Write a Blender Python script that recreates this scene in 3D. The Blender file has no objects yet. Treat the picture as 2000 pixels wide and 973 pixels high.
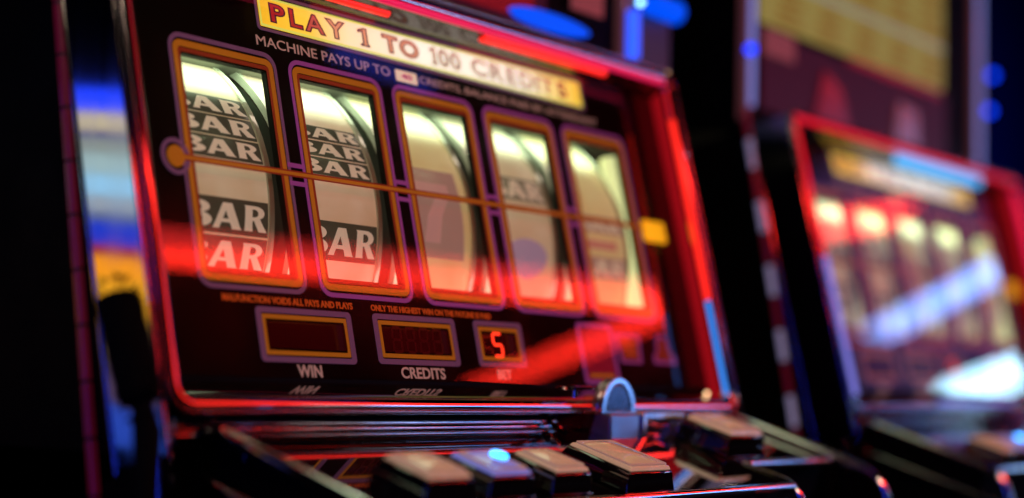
import bpy, bmesh, math, random
from mathutils import Vector, Matrix
random.seed(7)
C = bpy.context.scene.collection
SC = bpy.context.scene
S = 0.09                                   # metres per reel pitch; all shapes below are in reel pitches

# ---------------------------------------------------------------- camera, world, exposure
YAW, PITCH, ROLL, LEAN = 0.91497532, 0.07988657, 0.02583784, 0.24470482
CAM = Vector((-6.34914426, -7.14530259, -0.48935048))
sy, cy, sp, cp = math.sin(YAW), math.cos(YAW), math.sin(PITCH), math.cos(PITCH)
fwd = Vector((sy*cp, cy*cp, sp))
r0 = Vector((cy, -sy, 0)); u0 = r0.cross(fwd)
rgt = math.cos(ROLL)*r0 + math.sin(ROLL)*u0
upv = -math.sin(ROLL)*r0 + math.cos(ROLL)*u0
cam = bpy.data.cameras.new('camera')
cam.lens = 57.6; cam.sensor_width = 36; cam.clip_start = 0.01; cam.clip_end = 200
cam.dof.use_dof = True; cam.dof.focus_distance = 10.5*S; cam.dof.aperture_fstop = 2.2
co = bpy.data.objects.new('camera', cam); C.objects.link(co)
m = Matrix.Identity(4)
for i, v in enumerate((rgt, upv, -fwd)):
    for j in range(3): m[j][i] = v[j]
m.translation = CAM*S
co.matrix_world = m
SC.camera = co
W = bpy.data.worlds.new('World'); SC.world = W; W.use_nodes = True
bg = W.node_tree.nodes['Background']; bg.inputs[0].default_value = (0.10, 0.16, 0.5, 1); bg.inputs[1].default_value = 0.0012
vs = SC.view_settings; vs.view_transform = 'Standard'; vs.look = 'None'; vs.exposure = 0; vs.gamma = 1
SC.cycles.use_denoising = True
SC.cycles.max_bounces = 10; SC.cycles.glossy_bounces = 6; SC.cycles.transparent_max_bounces = 16
SC.cycles.sample_clamp_indirect = 6; SC.cycles.caustics_reflective = True

# ---------------------------------------------------------------- unseen lamps, added for light and reflections (radiance-based rectangles)
def lamp(name, loc, d, up, sx, sz, rad, col, parent=None):
    """rectangular lamp at loc facing d, its long side sx along up x d; rad = radiance"""
    L = bpy.data.lights.new(name, 'AREA'); L.shape = 'RECTANGLE'
    L.size = sx*S; L.size_y = sz*S; L.color = col
    L.energy = rad*sx*sz*S*S*4
    o = bpy.data.objects.new(name, L); C.objects.link(o)
    z = -Vector(d).normalized(); y = Vector(up); y = (y - y.dot(z)*z).normalized(); x = y.cross(z)
    mm = Matrix.Identity(4)
    for i, v in enumerate((x, y, z)):
        for j in range(3): mm[j][i] = v[j]
    mm.translation = Vector(loc)*S
    o.matrix_world = mm
    if parent is not None:
        o.parent = parent; o.matrix_parent_inverse = Matrix.Translation(-parent.location)
    return o
VIEW = Vector((-6.349, 6.05, -3.78))       # where the glass mirrors the viewer to; unseen neon bars, placed for their reflections, are laid out from here
HC = 9.0
def ceil(a, b): return Vector((VIEW.x + a*HC, VIEW.y + b*HC, VIEW.z + HC))
def neon_bar(name, a, b, width, rad, col):
    p, q = ceil(*a), ceil(*b); d = q - p
    return lamp(name, (p+q)/2, (0, 0, -1), Vector((0, 0, 1)).cross(d), d.length, width, rad, col)
RED, BLUE = (1.0, 0.022, 0.012), (0.10, 0.30, 1.0)
for a0, a1, r_ in ((.75, 1.42, 15), (1.43, 1.86, 20), (1.87, 2.30, 13), (2.31, 2.62, 17), (2.63, 2.93, 22)):
    neon_bar('reflected_neon', (a0, -1.535), (a1, -1.535), .40, r_, RED)
neon_bar('reflected_neon', (0.75, -1.485), (2.85, -1.49), .42, 6, (1, .03, .03))  # dim wider bar added to soften the red band's upper edge
neon_bar('reflected_neon', (2.96, -1.50), (2.70, -1.95), 1.1, 11, RED)
neon_bar('reflected_neon', (3.98, -1.58), (4.02, -1.20), 1.9, 9, (0.16, 0.38, 1.0))
neon_bar('reflected_neon', (5.15, -1.98), (5.5, -1.58), 3.8, 14, (0.45, 0.8, 1.0))
neon_bar('reflected_neon', (2.95, -1.205), (3.21, -1.105), 1.0, 10, RED)
neon_bar('reflected_neon', (1.428, -1.043), (1.641, -1.066), .22, 1.3, (.04, .08, 1))
# unseen coloured lamps stacked beside the cabinet to put bands on its mirror-like side
for z0, z1, rad, col in ((1.53, 1.72, 1.0, (0.01, 0.05, 1)), (1.37, 1.52, .50, (1, .84, .5)), (1.32, 1.365, .20, (0.02, 0.05, 1)), (1.20, 1.315, .30, (.75, .85, .75)), (1.03, 1.195, .50, (.6, .85, .85)),
                         (.86, 1.025, .72, (.36, .72, 1)), (.73, .855, .42, (.65, .75, .85)), (.66, .725, .30, (.3, .4, .8)), (.47, .655, .55, (0.01, 0.06, .9)), (.39, .465, .40, (.7, 0.03, .04)),
                         (.20, .385, .85, (1, .34, .012)), (-.16, .195, .85, (1, .44, .02)), (-.42, -.17, .30, (.75, .5, .35)), (-.75, -.43, .16, (.6, .35, .7)), (-1.1, -.76, .35, (.05, .15, 1))):
    lamp('trim_band_lamp', (-3.1, 3, (z0+z1)/2), (2.2, -1, 0), (0, 0, 1), 2.2, z1-z0, rad, col)
lamp('added_lamp', (-9, -14, 16), (.45, .5, -1.2), (0, 1, 0), 5, 2.5, 16, (1, .72, .5))  # added warm overhead lamp, turned up for the button caps
lamp('added_lamp', (26, -17, 1.0), (-.8, .6, 0), (0, 0, 1), 9, 2.0, 7, (.16, .38, 1))  # added low blue lamp for sheen on the fascia and coin head

lamp('added_lamp', (-13, -5, 1.5), (1, .2, 0), (0, 0, 1), 1.4, 9, 4, (.02, .06, 1))  # added tall blue lamp that draws lines along the edge beads
lamp('added_lamp', (20, -17.5, 1.6), (-.8, .6, 0), (0, 0, 1), 3.5, .8, 4, (1, .92, .95))  # added small white lamp for a highlight on the lower bead
lamp('glass_veil_lamp', (66, -14, 14), (-1, .25, -.2), (0, 0, 1), 22, 16, .26, (.42, .2, .85))  # added unseen purple lamp that veils the second machine's glass
lamp('wall_wash_lamp', (118, 30, 15), (.1, 1, 0), (0, 0, 1), 22, 22, 5, (.06, .16, 1))  # added unseen lamp that washes the far wall blue

# ---------------------------------------------------------------- materials
def node_mat(name):
    mt = bpy.data.materials.new(name); mt.use_nodes = True
    return mt, mt.node_tree.nodes, mt.node_tree.links
def pb(name, col, rough=.4, metal=0, emit=None, es=0, coat=0, spec=.5, wear=0, wscale=40, bump=0, trans=0, stretch=(1, 1, 1)):
    mt, n, l = node_mat(name); b = n['Principled BSDF']
    b.inputs['Base Color'].default_value = (*col, 1); b.inputs['Roughness'].default_value = rough; b.inputs['Metallic'].default_value = metal
    b.inputs['Coat Weight'].default_value = coat; b.inputs['Specular IOR Level'].default_value = spec
    b.inputs['Transmission Weight'].default_value = trans
    if emit: b.inputs['Emission Color'].default_value = (*emit, 1); b.inputs['Emission Strength'].default_value = es
    if wear or bump:
        tc = n.new('ShaderNodeTexCoord'); mp = n.new('ShaderNodeMapping'); mp.inputs['Scale'].default_value = stretch
        l.new(tc.outputs['Object'], mp.inputs['Vector'])
        nz = n.new('ShaderNodeTexNoise'); nz.inputs['Scale'].default_value = wscale; nz.inputs['Detail'].default_value = 6
        l.new(mp.outputs['Vector'], nz.inputs['Vector'])
        if wear:
            mr = n.new('ShaderNodeMapRange'); mr.inputs['From Min'].default_value = .3; mr.inputs['From Max'].default_value = .75
            mr.inputs['To Min'].default_value = rough; mr.inputs['To Max'].default_value = min(1, rough + wear)
            l.new(nz.outputs['Fac'], mr.inputs['Value']); l.new(mr.outputs['Result'], b.inputs['Roughness'])
        if bump:
            bp = n.new('ShaderNodeBump'); bp.inputs['Strength'].default_value = bump; bp.inputs['Distance'].default_value = .002
            l.new(nz.outputs['Fac'], bp.inputs['Height']); l.new(bp.outputs['Normal'], b.inputs['Normal'])
    return mt
def glow(name, col, e):
    """lamp surface: a lit lens with a glossy face"""
    return pb(name, tuple(c*.4 for c in col), .25, emit=col, es=e)
def pane_mat():
    mt, n, l = node_mat('window_glass'); out = n['Material Output']; n.remove(n['Principled BSDF'])
    tr = n.new('ShaderNodeBsdfTransparent'); tr.inputs[0].default_value = (.96, .97, .96, 1)
    gl = n.new('ShaderNodeBsdfGlossy'); gl.inputs['Roughness'].default_value = .012
    g2 = n.new('ShaderNodeBsdfGlossy'); g2.inputs['Roughness'].default_value = .22; g2.inputs['Color'].default_value = (.9, .9, .9, 1)
    tc = n.new('ShaderNodeTexCoord'); nz = n.new('ShaderNodeTexNoise'); nz.inputs['Scale'].default_value = 14; nz.inputs['Detail'].default_value = 8
    l.new(tc.outputs['Object'], nz.inputs['Vector'])
    mr = n.new('ShaderNodeMapRange'); mr.inputs['From Min'].default_value = .4; mr.inputs['From Max'].default_value = .8; mr.inputs['To Min'].default_value = .01; mr.inputs['To Max'].default_value = .14
    l.new(nz.outputs['Fac'], mr.inputs['Value'])
    mg = n.new('ShaderNodeMixShader'); l.new(mr.outputs['Result'], mg.inputs[0]); l.new(gl.outputs[0], mg.inputs[1]); l.new(g2.outputs[0], mg.inputs[2])
    fr = n.new('ShaderNodeFresnel'); fr.inputs['IOR'].default_value = 1.5
    mul = n.new('ShaderNodeMath'); mul.operation = 'MULTIPLY'; mul.inputs[1].default_value = 1.5; mul.use_clamp = True
    l.new(fr.outputs[0], mul.inputs[0])
    mx = n.new('ShaderNodeMixShader'); l.new(mul.outputs[0], mx.inputs[0]); l.new(tr.outputs[0], mx.inputs[1]); l.new(mg.outputs[0], mx.inputs[2])
    l.new(mx.outputs[0], out.inputs[0]); return mt
def clear_mat():
    mt, n, l = node_mat('clear_inner_face'); out = n['Material Output']; n.remove(n['Principled BSDF'])
    tr = n.new('ShaderNodeBsdfTransparent'); l.new(tr.outputs[0], out.inputs[0]); return mt
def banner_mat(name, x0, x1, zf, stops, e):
    """backlit printed sheet: its glow, yellow ends to a white middle, is painted into the colour"""
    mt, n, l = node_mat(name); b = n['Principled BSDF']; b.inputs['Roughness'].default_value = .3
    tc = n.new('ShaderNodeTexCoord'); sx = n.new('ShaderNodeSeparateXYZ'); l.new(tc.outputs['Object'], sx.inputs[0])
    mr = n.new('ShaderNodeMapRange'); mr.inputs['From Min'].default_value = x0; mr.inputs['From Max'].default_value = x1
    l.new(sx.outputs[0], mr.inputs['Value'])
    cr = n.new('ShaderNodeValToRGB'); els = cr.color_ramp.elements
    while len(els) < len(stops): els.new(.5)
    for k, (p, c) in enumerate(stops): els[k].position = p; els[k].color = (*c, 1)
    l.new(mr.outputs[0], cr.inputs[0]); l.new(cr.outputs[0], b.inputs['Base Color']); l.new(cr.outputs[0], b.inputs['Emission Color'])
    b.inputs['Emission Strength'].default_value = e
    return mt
def reel_mat(name, a, e, es):
    """backlit paper strip, unevenly yellowed"""
    mt = pb(name, a, .42, coat=.12, emit=e, es=es, wear=.12, wscale=30, stretch=(1, .2, .2)); n, l = mt.node_tree.nodes, mt.node_tree.links
    b = n['Principled BSDF']; tc = n.new('ShaderNodeTexCoord'); nz = n.new('ShaderNodeTexNoise'); nz.inputs['Scale'].default_value = 22; nz.inputs['Detail'].default_value = 7; nz.inputs['Roughness'].default_value = .65
    l.new(tc.outputs['Object'], nz.inputs['Vector'])
    cr = n.new('ShaderNodeValToRGB'); cr.color_ramp.elements[0].position = .35; cr.color_ramp.elements[1].position = .7
    cr.color_ramp.elements[0].color = (e[0]*.72, e[1]*.62, e[2]*.48, 1); cr.color_ramp.elements[1].color = (*e, 1)
    l.new(nz.outputs['Fac'], cr.inputs[0]); l.new(cr.outputs[0], b.inputs['Emission Color'])
    return mt
M = dict(
    chrome=pb('chrome', (.82, .82, .85), .06, 1, wear=.05, wscale=60),
    bezelchrome=pb('bezel_chrome', (.36, .35, .38), .06, 1), cleanchrome=pb('fascia_chrome', (.6, .6, .64), .07, 1),
    fascia=pb('fascia_black', (.003, .003, .004), .5, spec=.04),
    steel=pb('satin_steel', (.62, .63, .68), .17, 1, wear=.08),
    darkchrome=pb('dark_chrome', (.30, .28, .30), .12, 1, wear=.05, wscale=50),
    trim=pb('mirror_trim', (.86, .86, .9), .075, 1, wear=.05, wscale=90, bump=.025, stretch=(1, 1, .04)),
    black=pb('black_cabinet', (.0012, .0012, .0018), .5, spec=.05, wear=.2, wscale=30, bump=.05),
    gloss=pb('black_gloss', (.004, .004, .005), .03, coat=1, wear=.03, wscale=25, spec=.8),
    art=pb('art_black', (.008, .014, .012), .5, spec=.08),  # greenish veil of the glass mixed into the black
    purple=pb('purple_print', (.22, .10, .20), .4, emit=(.22, .08, .18), es=.33, spec=.2),
    magenta=pb('magenta_print', (.28, .08, .24), .4, emit=(.34, .055, .27), es=.42, spec=.2),
    orange=pb('orange_print', (.40, .13, .015), .4, emit=(.46, .13, .010), es=.5, spec=.2),
    dkred=pb('dark_red_print', (.30, .045, .02), .4, emit=(.28, .03, .012), es=.34, spec=.2),
    pink=pb('pink_lettering', (.66, .40, .38), .4, emit=(.5, .28, .25), es=.42),
    redtxt=pb('red_orange_lettering', (.55, .10, .02), .4, emit=(.55, .07, .01), es=.45),
    amber=glow('amber_marker', (1, .42, .01), 1.0),
    display=pb('led_window', (.03, .002, .003), .12, emit=(.06, .0015, .002), es=.22),
    segon=glow('led_segment_lit', (1, .035, .012), 2.6),
    segoff=pb('led_segment_unlit', (.06, .004, .005), .3, emit=(.06, .002, .003), es=.35),
    glass=pane_mat(), clear=clear_mat(),
    reel=reel_mat('reel_strip', (.72, .68, .55), (1, .83, .56), .30), reelwarm=reel_mat('reel_strip_yellow', (.74, .68, .45), (1, .84, .42), .34), reelpeach=reel_mat('reel_strip_peach', (.72, .62, .52), (1, .74, .52), .33), rim=pb('clear_rim', (.55, .58, .50), .15, coat=.6),
    disc=pb('reel_disc', (.05, .06, .05), .35),
    sym=pb('symbol_black', (.03, .03, .022), .35, coat=.2, emit=(.30, .27, .16), es=.09), symfade=pb('symbol_faded', (.2, .18, .13), .35, coat=.2, emit=(.55, .46, .30), es=.2), white=pb('symbol_white', (.76, .70, .62), .32, coat=.3, emit=(1, .76, .55), es=.30),
    symred=pb('symbol_red', (.62, .26, .22), .3, coat=.2, emit=(.9, .34, .28), es=.25), brown=pb('symbol_brown', (.42, .27, .22), .3, coat=.2, emit=(.75, .44, .36), es=.24), plum=pb('symbol_plum', (.42, .30, .46), .3, coat=.2, emit=(.66, .48, .68), es=.27),
    rose=pb('rose_print', (.62, .33, .30), .3, coat=.3, emit=(.9, .5, .45), es=.25),
    inside=pb('reel_bay', (.13, .14, .11), .6), tube=glow('lamp_tube', (.95, 1, .45), .85),
    cap=pb('peach_cap', (.60, .36, .25), .16, coat=1, spec=.9, emit=(.56, .35, .21), es=.46, wear=.22, wscale=70, bump=.12),
    capblue=pb('blue_cap', (.34, .34, .62), .2, coat=.8, emit=(.2, .24, .8), es=.5), lens=pb('clear_lens', (.75, .62, .55), .06, coat=1, trans=.6),
    ledblue=glow('blue_led', (.03, .35, 1), 6), 
    ledred=glow('red_light_glint_strip', (1, .020, .012), 1.35), ledcrim=glow('crimson_light_strip', (1, .002, .022), .78), ledpink=glow('pink_light_strip', (1, .012, .10), .75), ledlilac=glow('lilac_light_strip', (.25, .27, 1), .75),
    leddim=glow('dim_red_light_strip', (1, .01, .03), .35), ledcyan=glow('cyan_light_strip', (.07, .46, 1), 1.3), ledsky=glow('sky_blue_strip', (.05, .28, 1), 1.1),
    wall=pb('red_glow_wall', (.5, .012, .02), .22, .35, emit=(.5, .006, .012), es=.5, wear=.15),  # red reflections of the chrome painted in as colour and glow
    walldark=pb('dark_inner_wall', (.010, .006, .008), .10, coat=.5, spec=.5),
    segm=pb('segment_wine', (.16, .015, .04), .25, emit=(.3, .008, .035), es=.12, coat=.6), segj=pb('segment_joint', (.02, .005, .008), .5),
    segl=pb('segment_lilac', (.3, .28, .45), .25, emit=(.30, .27, .48), es=.45, coat=.6),
    fuzz=pb('black_bristle', (.004, .004, .004), .95, spec=.1),
    wine=pb('wine_art', (.03, .006, .012), .5, emit=(.2, .015, .06), es=.10, spec=.2), crimson=glow('crimson_art', (.4, .012, .03), .2), rosea=glow('rose_art', (.4, .10, .12), .32),
    blueart=pb('blue_oval_light', (0, .01, .2), .6, emit=(0, .085, 1), es=1.0, spec=.1), paybright=pb('paytable_pale_green', (.6, .62, .45), .4, emit=(.62, .80, .48), es=2.2), payw=pb('paytable_cream', (.12, .11, .05), .5, emit=(.46, .36, .08), es=.48, spec=.2), payy=pb('paytable_ink', (.1, .05, .02), .5, emit=(.34, .17, .02), es=.5, spec=.2),
    paywh=glow('paytable_divider', (.5, .52, .4), .4), colr=pb('chrome_column', (.75, .75, .8), .2, 1), colglow=glow('column_light', (.30, .36, 1), .55), colblue=glow('column_light_blue', (.02, .10, 1), 1.5),
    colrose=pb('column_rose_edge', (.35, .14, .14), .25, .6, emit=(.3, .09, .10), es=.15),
    bluedot=glow('deep_blue_light', (.0, .04, 1), 3), spark=glow('indicator_light', (.25, .6, 1), 5), sparkw=glow('warm_indicator_light', (1, .6, .3), 3),
    carpet=pb('dark_carpet', (.004, .003, .006), .95, wear=.05, wscale=200, bump=.5), wallb=pb('dark_blue_wall', (.0006, .0016, .010), .9, spec=0, wear=.1, wscale=5),
)

# ---------------------------------------------------------------- geometry helpers
cl, sl = math.cos(LEAN), math.sin(LEAN)
PU, PV, PN = Vector((1, 0, 0)), Vector((0, sl, cl)), Vector((0, -cl, sl))
def pan(u, v, n=0): return u*PU + v*PV + n*PN                    # the leaning glass: across, up, out
BD = math.radians(17)
DS, DN, DO = Vector((0, -math.cos(BD), -math.sin(BD))), Vector((0, -math.sin(BD), math.cos(BD))), Vector((0, 0, -.68))
def dk(x, s, h=0): return DO + Vector((x, 0, 0)) + s*DS + h*DN    # the sloping button deck: across, towards the player, up
def xyz(x, y, z): return Vector((x, y, z))
def kin(o):
    while o is not None: yield o; o = o.parent
class MB:
    def __init__(s): s.v = []; s.f = []; s.m = []
    def add(s, vs, fs, mi=0):
        k = len(s.v); s.v += [Vector(v) for v in vs]; s.f += [tuple(k+i for i in f) for f in fs]; s.m += [mi]*len(fs); return s
    def box(s, F, a, b, mi=0):
        p = [F(x, y, z) for z in (a[2], b[2]) for y in (a[1], b[1]) for x in (a[0], b[0])]
        return s.add(p, [(0, 2, 3, 1), (4, 5, 7, 6), (0, 1, 5, 4), (2, 6, 7, 3), (0, 4, 6, 2), (1, 3, 7, 5)], mi)
    def prism(s, F, poly, n0, n1, mi=0):
        k = len(poly)
        vs = [F(x, y, n0) for x, y in poly] + [F(x, y, n1) for x, y in poly]
        return s.add(vs, [tuple(range(k))[::-1], tuple(range(k, 2*k))] + [(i, (i+1) % k, k+(i+1) % k, k+i) for i in range(k)], mi)
    def ring(s, F, outer, inner, n0, n1, mi=0):
        k = len(outer)
        vs = [F(x, y, n) for n in (n0, n1) for L in (outer, inner) for x, y in L]
        fs = []
        for i in range(k):
            j = (i+1) % k
            fs += [(2*k+i, 2*k+j, 3*k+j, 3*k+i), (i, j, 2*k+j, 2*k+i), (k+j, k+i, 3*k+i, 3*k+j), (j, i, k+i, k+j)]
        return s.add(vs, fs, mi)
    def tube(s, pts, r, seg=12, closed=False, cap=True, mi=0):
        pts = [Vector(p) for p in pts]; n = len(pts); rr = r if isinstance(r, (list, tuple)) else [r]*n
        prev = None; base = len(s.v)
        for i, p in enumerate(pts):
            if closed: d = (pts[(i+1) % n]-p).normalized() + (p-pts[i-1]).normalized()
            else: d = pts[min(i+1, n-1)] - pts[max(i-1, 0)]
            d.normalize()
            if prev is None:
                a = d.orthogonal().normalized()
            else:
                a = (prev - prev.dot(d)*d).normalized()
            prev = a; b = d.cross(a)
            for k in range(seg):
                t = 2*math.pi*k/seg; s.v.append(p + rr[i]*(math.cos(t)*a + math.sin(t)*b))
        for i in range(n if closed else n-1):
            j = (i+1) % n
            for k in range(seg):
                q = (k+1) % seg
                s.f.append((base+i*seg+k, base+i*seg+q, base+j*seg+q, base+j*seg+k)); s.m.append(mi)
        if cap and not closed:
            s.f.append(tuple(base+k for k in range(seg))[::-1]); s.m.append(mi)
            s.f.append(tuple(base+(n-1)*seg+k for k in range(seg))); s.m.append(mi)
        return s
    def lathe(s, o, ax, prof, seg=24, mi=0):
        """prof: (distance along ax, radius)"""
        ax = Vector(ax).normalized(); a = ax.orthogonal().normalized(); b = ax.cross(a); base = len(s.v)
        for h, r in prof:
            for k in range(seg):
                t = 2*math.pi*k/seg; s.v.append(Vector(o) + h*ax + r*(math.cos(t)*a + math.sin(t)*b))
        for i in range(len(prof)-1):
            for k in range(seg):
                q = (k+1) % seg; s.f.append((base+i*seg+k, base+i*seg+q, base+(i+1)*seg+q, base+(i+1)*seg+k)); s.m.append(mi)
        s.f.append(tuple(base+k for k in range(seg))[::-1]); s.m.append(mi)
        s.f.append(tuple(base+(len(prof)-1)*seg+k for k in range(seg))); s.m.append(mi)
        return s
    def build(s, name, mats, parent=None, bevel=0, smooth=True, bseg=2):
        me = bpy.data.meshes.new(name)
        org = Vector((0, 0, 0))
        for k in kin(parent): org += k.location
        me.from_pydata([v*S - org for v in s.v], [], s.f)
        if not isinstance(mats, (list, tuple)): mats = [mats]
        for mt in mats: me.materials.append(mt)
        me.polygons.foreach_set('material_index', s.m)
        bm = bmesh.new(); bm.from_mesh(me); bmesh.ops.recalc_face_normals(bm, faces=bm.faces); bm.to_mesh(me); bm.free()
        if smooth:
            me.polygons.foreach_set('use_smooth', [True]*len(me.polygons)); me.set_sharp_from_angle(angle=math.radians(40))
        o = bpy.data.objects.new(name, me); C.objects.link(o)
        if parent is not None: o.parent = parent
        if bevel:
            bv = o.modifiers.new('bevel', 'BEVEL'); bv.width = bevel*S; bv.segments = bseg; bv.limit_method = 'ANGLE'
        return o
def rrect(x0, x1, y0, y1, r, n=6):
    out = []
    for cx, cy_, a in ((x1-r, y1-r, 0), (x0+r, y1-r, 90), (x0+r, y0+r, 180), (x1-r, y0+r, 270)):
        for k in range(n+1):
            t = math.radians(a + 90*k/n); out.append((cx + r*math.cos(t), cy_ + r*math.sin(t)))
    return out
def text_geo(body, offset=0.0, res=4, space=1.0):
    cu = bpy.data.curves.new('lettering', 'FONT'); cu.body = body; cu.resolution_u = res; cu.offset = offset; cu.space_character = space
    ob = bpy.data.objects.new('lettering', cu); C.objects.link(ob)
    bpy.context.view_layer.update()
    dg = bpy.context.evaluated_depsgraph_get(); me = bpy.data.meshes.new_from_object(ob.evaluated_get(dg))
    v = [(p.co.x, p.co.y) for p in me.vertices]; f = [tuple(p.vertices) for p in me.polygons]
    bpy.data.objects.remove(ob); bpy.data.curves.remove(cu); bpy.data.meshes.remove(me)
    return v, f
def fit(v, x0, x1, y0, y1):
    a, b = min(p[0] for p in v), max(p[0] for p in v); c, d = min(p[1] for p in v), max(p[1] for p in v)
    return [(x0 + (p[0]-a)/(b-a)*(x1-x0), y0 + (p[1]-c)/(d-c)*(y1-y0)) for p in v]
def slab(mb, F, v, f, n0, n1, mi=0):
    """flat letter faces given a real thickness"""
    k = len(v); cnt = {}
    for q in f:
        for i in range(len(q)):
            e = (q[i], q[(i+1) % len(q)]); cnt[e] = cnt.get(e, 0) + 1
    side = [e for e in cnt if (e[1], e[0]) not in cnt]
    mb.add([F(x, y, n0) for x, y in v] + [F(x, y, n1) for x, y in v],
           [tuple(reversed(q)) for q in f] + [tuple(k+i for i in q) for q in f] + [(a, b, k+b, k+a) for a, b in side], mi)
def words(mb, F, body, x0, x1, y0, y1, n0, n1, off=.02, mi=0, space=1.0):
    v, f = text_geo(body, off, space=space); slab(mb, F, fit(v, x0, x1, y0, y1), f, n0, n1, mi)
def polygeo(splines):
    """filled outline letters drawn as poly splines (holes allowed)"""
    cu = bpy.data.curves.new('glyph', 'CURVE'); cu.dimensions = '2D'; cu.fill_mode = 'BOTH'
    for pts in splines:
        s = cu.splines.new('POLY'); s.points.add(len(pts)-1); s.use_cyclic_u = True
        for i, (x, y) in enumerate(pts): s.points[i].co = (x, y, 0, 1)
    ob = bpy.data.objects.new('glyph', cu); C.objects.link(ob); bpy.context.view_layer.update()
    dg = bpy.context.evaluated_depsgraph_get(); me = bpy.data.meshes.new_from_object(ob.evaluated_get(dg))
    v = [(p.co.x, p.co.y) for p in me.vertices]; f = [tuple(p.vertices) for p in me.polygons]
    bpy.data.objects.remove(ob); bpy.data.curves.remove(cu); bpy.data.meshes.remove(me)
    return v, f
def arc(cx, cy_, rx, ry, a0, a1, n=10):
    return [(cx + rx*math.cos(math.radians(a0 + (a1-a0)*k/n)), cy_ + ry*math.sin(math.radians(a0 + (a1-a0)*k/n))) for k in range(n+1)]
# flared reel lettering, each glyph in a 1 x 1 cell
G_B = [[(0, 0), (.02, .04), (.06, .06), (.06, .94), (.02, .96), (0, 1)] + arc(.50, .765, .40, .235, 90, -75) + arc(.52, .28, .46, .28, 75, -90),
       [(.34, .14)] + arc(.46, .30, .20, .15, -80, 80) + [(.34, .45)], [(.34, .58)] + arc(.45, .72, .17, .13, -80, 80) + [(.34, .86)]]
G_A = [[(0, 0), (.04, .04), (.34, .96), (.36, 1), (.66, 1), (.95, .06), (1.0, 0), (.66, 0), (.665, .05), (.60, .24), (.30, .24), (.24, .05), (.25, 0)], [(.345, .38), (.555, .38), (.45, .72)]]
G_R = [[(0, 0), (.03, .04), (.05, .94), (0, 1)] + arc(.52, .74, .40, .26, 90, -62) + [(.86, .26), (1.04, 0), (.68, 0), (.45, .42), (.36, .42), (.37, .05), (.40, 0)],
       [(.36, .56)] + arc(.48, .72, .17, .15, -85, 85) + [(.36, .87)]]
G_1 = [(.15, 0), (.85, 0), (.85, .07), (.72, .10), (.72, 1), (.52, 1), (.0, .84), (.0, .74), (.36, .82), (.36, .10), (.15, .07)]
G_1E = [(.10, 0), (.92, 0), (.92, .11), (.80, .13), (.80, 1), (.50, 1), (-.02, .86), (-.02, .70), (.28, .76), (.28, .13), (.10, .11)]
GEO = {k: polygeo(g) for k, g in (('B', G_B), ('A', G_A), ('R', G_R))}

def empty(name, loc, label, cat, group=None):
    o = bpy.data.objects.new(name, None); C.objects.link(o); o.location = Vector(loc)*S; o.empty_display_size = .05
    o['label'] = label; o['category'] = cat
    if group: o['group'] = group
    return o
def tag(o, label, cat, group=None):
    o['label'] = label; o['category'] = cat
    if group: o['group'] = group
    return o
def copy_tree(o, parent=None):
    c = o.copy(); C.objects.link(c); c.parent = parent
    for ch in list(o.children): copy_tree(ch, c)
    return c

# ---------------------------------------------------------------- the setting
f = MB().box(xyz, (-120, -80, -11.4), (160, 60, -11)).build('floor', M['carpet']); f['kind'] = 'structure'
w = MB().box(xyz, (-120, 44, -11), (160, 45, 40)).build('wall', M['wallb']); w['kind'] = 'structure'

# ---------------------------------------------------------------- one slot machine
D = 8.1
mach = empty('slot_machine', (2.46, 1.2, -11), 'nearest slot machine, its five BAR reels and PLAY 1 TO 100 CREDITS banner in focus', 'slot machine', 'slot machines standing in a row')
UL, UR, VT, VB = -.53, 5.35, 2.1, -.75            # centre line of the chrome bezel
# cabinet: leaning side cheeks, back, top, lower box with the deck wedge
b = MB()
for u0_, u1_ in ((-.62, -.56), (5.58, 5.64)):
    b.prism(lambda x, y, n: pan(n, y, x), [(.2, -1.0), (.2, 2.12), (-.9, 2.12), (-3.2, 1.5), (-3.2, -1.6)], u0_, u1_)
b.box(lambda x, y, z: pan(x, y, z), (-.56, -1.4, -3.2), (5.58, 1.5, -3.1))
b.prism(lambda x, y, n: pan(n, y, x), [(.18, 2.06), (.18, 2.12), (-.9, 2.12), (-.9, 2.06)], -.56, 5.58)
b.box(xyz, (-.62, -.28, -11), (5.64, 3.2, -.92))
b.build('cabinet_body', M['black'], mach, bevel=.015)
# lining of the reel bay
b = MB()
b.box(pan, (-.5, -.55, -2.9), (5.44, -.5, -.08)); b.box(pan, (-.5, 1.62, -2.9), (5.44, 1.66, -.08)); b.box(pan, (-.5, -.5, -2.95), (5.44, 1.62, -2.9))
b.build('reel_bay', M['inside'], mach)
# art panel with five window openings
P_, WW, HH = 1.0, .89, 1.586
b = MB(); U0, U1, V0, V1 = -.5, 5.50, -.585, 2.02
wx = [(i+.092, i+.795) for i in range(5)]; w0, w1 = .124, 1.456
b.box(pan, (U0, V0, -.04), (U1, w0, 0)); b.box(pan, (U0, w1, -.04), (U1, V1, 0))
xs = [U0] + [c for a in wx for c in a] + [U1]
for k in range(0, len(xs), 2): b.box(pan, (xs[k], w0, -.04), (xs[k+1], w1, 0))
art = b.build('art_panel', M['art'], mach, smooth=False)
# printed frames round the windows
for i in range(5):
    fr = MB(); c = lambda du0, dv0, r: rrect(i+du0, i+WW-du0, dv0, HH-dv0, r)
    fr.ring(pan, c(.034, .046, .06), c(.066, .086, .035), .002, .008)
    fo = fr.build('window_frame', M['orange'], mach, smooth=False)
    MB().ring(pan, c(0, 0, .10), c(.021, .028, .085), .002, .008).build('outline', M['magenta'] if i > 0 else M['purple'], fo, smooth=False)
    MB().ring(pan, c(.071, .094, .02), c(.088, .120, .012), .002, .007).build('inner_line', M['dkred'], fo, smooth=False)
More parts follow.
